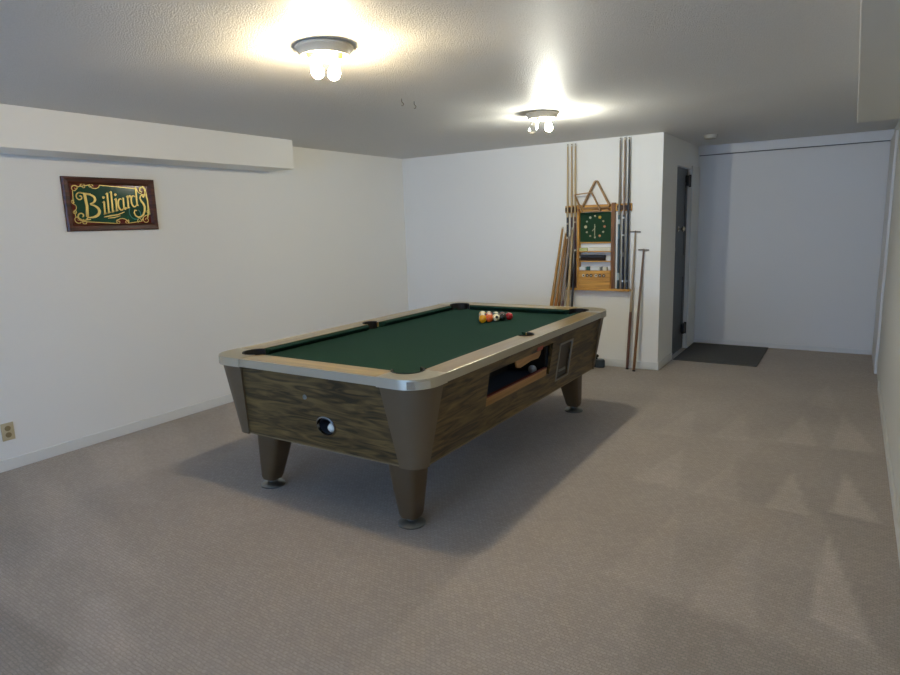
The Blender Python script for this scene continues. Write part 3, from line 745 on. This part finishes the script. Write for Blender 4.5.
# things on the rack
def block(name, px0, px1, py0, py1, d0, d1, m, label, cat, bevel=.003):
    x0, x1, z0, z1 = WX(px0, .065), WX(px1, .065), WZ(py1, .075), WZ(py0, .075)
    o = obj(name, Bx(-(x1-x0)/2, (x1-x0)/2, -(d1-d0)/2, (d1-d0)/2, 0, z1-z0), m, bevel=bevel, loc=((x0+x1)/2, YB-(d0+d1)/2, z0))
    return tag(o, label, cat)
cream = mat('cream_card', '#d8d2bb', .6); whitec = mat('white_card', '#cfd2cf', .6); lime = mat('pale_lime_card', '#b9bd7c', .6)
block('cardboard_box', 588.6, 611.8, 248.2, 251.6, .012, .06, cream, 'long cream box on the upper shelf of the cue rack', 'box')
block('cardboard_box', 579.9, 588.2, 248.4, 251.6, .012, .06, lime, 'small pale lime box at the left of the upper rack shelf', 'box')
t = thing('table_brush', 'black bristled table brush lying on the middle shelf of the cue rack', 'brush', (WX(593.6, .06), YB-.04, WZ(261.2, .075)))
bm = Bx(-.128, .128, -.02, .02, .028, .058); obj('brush_back', bm, mat('black_brush_back', '#191a20', .4), t, bevel=.006)
bm = Bx(-.124, .124, -.016, .016, 0, .03); obj('bristles', bm, mat('brown_black_bristles', '#2a1c17', .9, bump=.6, bscale=400), t)
o = obj('brush_tip', lathe(bmesh.new(), [(.008, 0), (.011, .005), (.009, .012), (0, .014)], 12), cream, t, True, (-.128, 0, .035)); o.rotation_euler = (0, -PI/2, 0)
block('cardboard_box', 607.6, 611.8, 256.6, 261.2, .012, .055, whitec, 'small white box at the right end of the middle rack shelf', 'box')
block('cardboard_box', 579.9, 586.2, 267.6, 271.0, .012, .06, whitec, 'white box left of the teal chalk on top of the rack drawer case', 'box')
block('cardboard_box', 591.2, 601.0, 267.6, 271.0, .012, .06, whitec, 'white box between the two chalk cubes on the rack drawer case', 'box')
block('cardboard_box', 604.0, 608.2, 267.6, 271.0, .012, .06, cream, 'small cream box right of the grey chalk on the rack drawer case', 'box')
block('chalk_cube', 586.9, 590.3, 267.3, 271.0, .02, .054, mat('teal_chalk', '#27595c', .9), 'dark teal chalk cube between white boxes on the rack', 'chalk')
block('chalk_cube', 601.5, 603.5, 267.3, 271.0, .02, .045, mat('grey_chalk', '#6d7270', .9), 'grey chalk cube at the right on the rack', 'chalk')

# triangle rack hung on the right two pegs: corners in wall pixels
def hung_frame(name, label, cpx, w, d0, d1, m, rad, rails_label=None):
    P = [Vector((WX(x, (d0+d1)/2), 0, WZ(y, (d0+d1)/2))) for x, y in cpx]
    c = sum(P, Vector())/len(P); n = len(P)
    def outline(off):
        L = []
        for i in range(n):
            a, b, e = P[i-1], P[i], P[(i+1) % n]
            u = (a-b).normalized(); v = (e-b).normalized(); bis = (u+v).normalized(); half = u.angle(v)/2
            r = max(rad-off, .003)
            cc = b + bis*((rad)/math.sin(half))
            a0 = math.atan2(-bis.z, -bis.x); sweep = PI-2*half
            cr = (u.x*v.z-u.z*v.x)
            for k in range(7):
                t_ = a0+(-sweep/2+sweep*k/6)*(1 if cr < 0 else -1)
                L.append(cc+Vector((math.cos(t_), 0, math.sin(t_)))*r)
        return L
    o_, i_ = outline(0), outline(w)
    bm = bmesh.new(); N = len(o_)
    R = []
    for L, y in ((o_, -d0), (o_, -d1), (i_, -d1), (i_, -d0)): R.append([bm.verts.new((p.x-c.x, y, p.z-c.z)) for p in L])
    for a, b in zip(R, R[1:]+R[:1]):
        for i in range(N):
            j = (i+1) % N; bm.faces.new((a[i], a[j], b[j], b[i]))
    o = obj(name, bm, m, None, False, (c.x, YB, c.z)); return tag(o, label, 'ball rack', 'ball racks hung on the cue rack')
hung_frame('triangle_rack', 'large pale wooden triangle ball rack hanging point up above the clock', [(597, 180.5), (612.4, 209.6), (581.6, 209.6)], .013, .034, .074, triw, .022)
hung_frame('diamond_rack', 'smaller tilted wooden diamond ball rack hanging behind the triangle on the left', [(574.2, 195.2), (592.6, 193.8), (602.3, 212.3), (582.8, 213.6)], .015, .0785, .112, triw, .012)

# ------------------------------------------------------------------ cues
def cue(label, base, tip, cols, group, split=(.02, .5, .76), r=(.016, .0115, .0065), rings=(), name='pool_cue', tipcol='#4a4038'):
    """cols: butt, forearm, shaft colours; children run base -> tip along local z"""
    base = Vector(base); tip = Vector(tip); L = (tip-base).length
    t = thing(name, label, 'pool cue', base, 0, group)
    t.rotation_mode = 'QUATERNION'; t.rotation_quaternion = Vector((0, 0, 1)).rotation_difference(tip-base)
    R = lambda k: r[0]+(r[1]-r[0])*k/.5 if k < .5 else r[1]+(r[2]-r[1])*(k-.5)/.5
    def seg(nm, k0, k1, m, extra=0, lab=None):
        bm = bmesh.new(); n = 6; lathe(bm, [(R(k0+(k1-k0)*i/n)+extra, L*(k0+(k1-k0)*i/n)) for i in range(n+1)], 14)
        return obj(nm, bm, m, t, True, label=lab)
    mm = lambda c: mat(nm_ := 'cue_finish_'+c.strip('#'), c, .3, spec=.5) if ('cue_finish_'+c.strip('#')) not in bpy.data.materials else bpy.data.materials['cue_finish_'+c.strip('#')]
    b = seg('butt', 0, split[1]-.16, mm(cols[0]))
    seg('forearm', split[1]-.16, split[1], mm(cols[1]))
    seg('shaft', split[1], .985, mm(cols[2]))
    seg('ferrule', .985, .995, mm('#cfc9b6')); seg('tip', .995, 1, mm(tipcol))
    for k0, k1, c in rings: seg('ring', k0, k1, mm(c), .0008)
    return t
ZL = WZ(289.2, .085)
GR = 'cues standing in the wall rack'
DEP = .047
rk = [
 (567.6, ('#1c171b', '#1f1a1d', '#b39c70'), 'leftmost cue in the wall rack, tan shaft over a black butt', ((.45, .46, '#b9ad98'),)),
 (571.8, ('#33221b', '#3a251b', '#a98f64'), 'second cue from the left in the wall rack, dark brown butt', ((.30, .31, '#cfc6b0'),)),
 (575.5, ('#3c1f1d', '#5a3a28', '#b39c70'), 'third cue from the left in the wall rack, maroon butt beside the clock', ((.46, .47, '#c2b39a'),)),
 (620.0, ('#27383f', '#3f565b', '#7f7668'), 'teal butted cue nearest the clock on the right of the wall rack', ((.44, .47, '#c9d0cf'), (.06, .11, '#a9b9bd'))),
 (624.4, ('#15151d', '#191a24', '#86705c'), 'middle cue of the right three in the rack, black butt with white rings', ((.475, .485, '#d6d8d6'), (.36, .37, '#d6d8d6'), (.05, .06, '#d6d8d6'), (.22, .25, '#6c6b6b'))),
 (628.6, ('#141c26', '#18202a', '#232b34'), 'rightmost cue in the wall rack, entirely dark navy black', ((.05, .06, '#8a979f'),)),
]
for px, cols, lab, rings in rk:
    cue(lab, (WX(px, DEP), YB-DEP, ZL+.001), (WX(px, DEP), YB-DEP, ZL+(1.432 if px < 600 else 1.444)), cols, GR, rings=rings, r=(.0135, .0105, .0065))
GL = 'cues leaning on the wall left of the rack'
# base (x, y on the floor), tip height on the wall
ln = [
 (-2.675, -2.538, 1.425, .0195, ('#b07428', '#b5803a', '#ab8243'), 'leftmost leaning cue, honey wood with a thick butt, left of the rack', ((.30, .315, '#4a3520'),)),
 (-2.622, -2.503, 1.376, .0180, ('#b36c22', '#a66d30', '#9a713c'), 'second leaning cue from the left, orange honey wood butt', ((.305, .315, '#c6b48a'),)),
 (-2.570, -2.490, 1.32, .0150, ('#8f5d28', '#7d5227', '#86643a'), 'third leaning cue from the left, mid brown wood', ((.33, .34, '#b5a27a'),)),
 (-2.520, -2.463, 1.345, .0150, ('#4b3b40', '#5c474a', '#8d8076'), 'dark plum brown leaning cue between the brown and the pale one', ((.4, .41, '#b8b0a8'),)),
 (-2.440, -2.430, 1.415, .0185, ('#b39a70', '#b59d72', '#a8926c'), 'pale tan leaning cue with a white tip, right of the plum one', ()),
 (-2.385, -2.404, 1.19, .0120, ('#17161a', '#19181c', '#1c1b1f'), 'thin black leaning cue closest to the rack drawer', ()),
]
for bx_, tx_, tz_, rb_, cols, lab, rings in ln:
    # the tips rest against the wall, just in front of the rack's cues for the rightmost ones
    ty_ = YB-.075 if tx_ > -2.51 else YB-.014
    k_ = (YB-ty_)/YB
    cue(lab, (bx_, YB-.215, .004), (tx_*(1-k_), ty_, CAM_H+(tz_-CAM_H)*(1-k_)), cols, GL, rings=rings, r=(rb_, rb_*.88, .0095), tipcol='#ddd8cc')

# mechanical bridges leaning right of the rack
def bridge(label, base, tip, cols):
    base = Vector(base); tip = Vector(tip); L = (tip-base).length
    t = thing('bridge_stick', label, 'bridge stick', base, 0, 'bridge sticks leaning on the back wall')
    t.rotation_mode = 'QUATERNION'; t.rotation_quaternion = Vector((0, 0, 1)).rotation_difference(tip-base)
    bm = lathe(bmesh.new(), [(.012, 0), (.0145, .01), (.0135, L*.35), (.0125, L*.42)], 14); obj('handle', bm, mat('bridge_handle_'+cols[0][1:], cols[0], .35), t, True)
    bm = lathe(bmesh.new(), [(.0125, L*.42), (.010, L*.8), (.008, L*.985)], 14); obj('shaft', bm, mat('bridge_shaft_'+cols[1][1:], cols[1], .35), t, True)
    # notched head, a plate across the end
    bm = bmesh.new(); pr = [(-.052, 0), (.052, 0), (.052, .012), (.042, .018), (.034, .012), (.024, .02), (.014, .013), (.006, .022), (-.006, .022), (-.014, .013), (-.024, .02), (-.034, .012), (-.042, .018), (-.052, .012)]
    loft(bm, [[(x, y, L*.985+z*.75) for x, z in pr] for y in (-.006, .006)])
    obj('bridge_head', bm, mat('dark_bridge_head', '#5b554d', .4, metal=.4), t)
    obj('foot_cap', lathe(bmesh.new(), [(.0155, -.002), (.0155, .012), (.0145, .013)], 14), mat('dark_cap', '#2a211c', .5), t, True)
bridge('taller bridge stick with a flat T head, reddish handle, leaning right of the rack', (-1.820, 6.118, .003), (-1.783, YB-.012, 1.372), ('#6b4a40', '#a3937d'))
bridge('shorter bridge stick with a flat dark T head, nearest the alcove corner', (-1.735, 6.055, .003), (-1.7, YB-.012, 1.195), ('#7b5a3d', '#6f5747'))

# small dark gadget on the carpet behind the table
t = thing('wall_gadget', 'small dark grey box with black knob on the carpet behind the table', 'gadget', (-2.098, 6.098, 0))
gm = mat('dark_slate_plastic', '#2f383e', .4)
obj('housing', lathe(bmesh.new(), [(.044, 0), (.05, .006), (.05, .07), (.042, .082), (0, .083)], 22, sx=1.1, sy=.85), gm, t, True)
obj('base_flange', Bx(-.085, -.02, -.035, .035, 0, .035), black, t, bevel=.006)
obj('knob', lathe(bmesh.new(), [(.01, .08), (.01, .10), (.02, .106), (.021, .122), (.012, .13), (0, .131)], 16, (-.03, 0, 0)), black, t, True)

# ------------------------------------------------------------------ world, camera, view
w = bpy.data.worlds.new('World'); S.world = w; w.use_nodes = True
bg = w.node_tree.nodes['Background']; bg.inputs['Color'].default_value = (.33, .55, 1, 1); bg.inputs['Strength'].default_value = 10

cam = bpy.data.cameras.new('Camera'); co = bpy.data.objects.new('Camera', cam); C.objects.link(co)
cam.sensor_width = 36; cam.lens = F_PX*36/900; cam.clip_start = .05
cy_, sy_ = math.cos(YAW), math.sin(YAW)
fwd = Vector((sy_*math.cos(PITCH), cy_*math.cos(PITCH), math.sin(PITCH))); r = Vector((cy_, -sy_, 0)); u = r.cross(fwd)
c_, s_ = math.cos(ROLL), math.sin(ROLL); r2 = c_*r+s_*u; u2 = -s_*r+c_*u
M = Matrix(((r2.x, u2.x, -fwd.x, 0), (r2.y, u2.y, -fwd.y, 0), (r2.z, u2.z, -fwd.z, CAM_H), (0, 0, 0, 1)))
co.matrix_world = M; S.camera = co
S.view_settings.view_transform = 'Standard'; S.view_settings.look = 'None'; S.view_settings.gamma = 1; S.view_settings.use_curve_mapping = False
S.view_settings.exposure = .08
S.cycles.max_bounces = 8; S.cycles.diffuse_bounces = 5; S.cycles.sample_clamp_indirect = 8
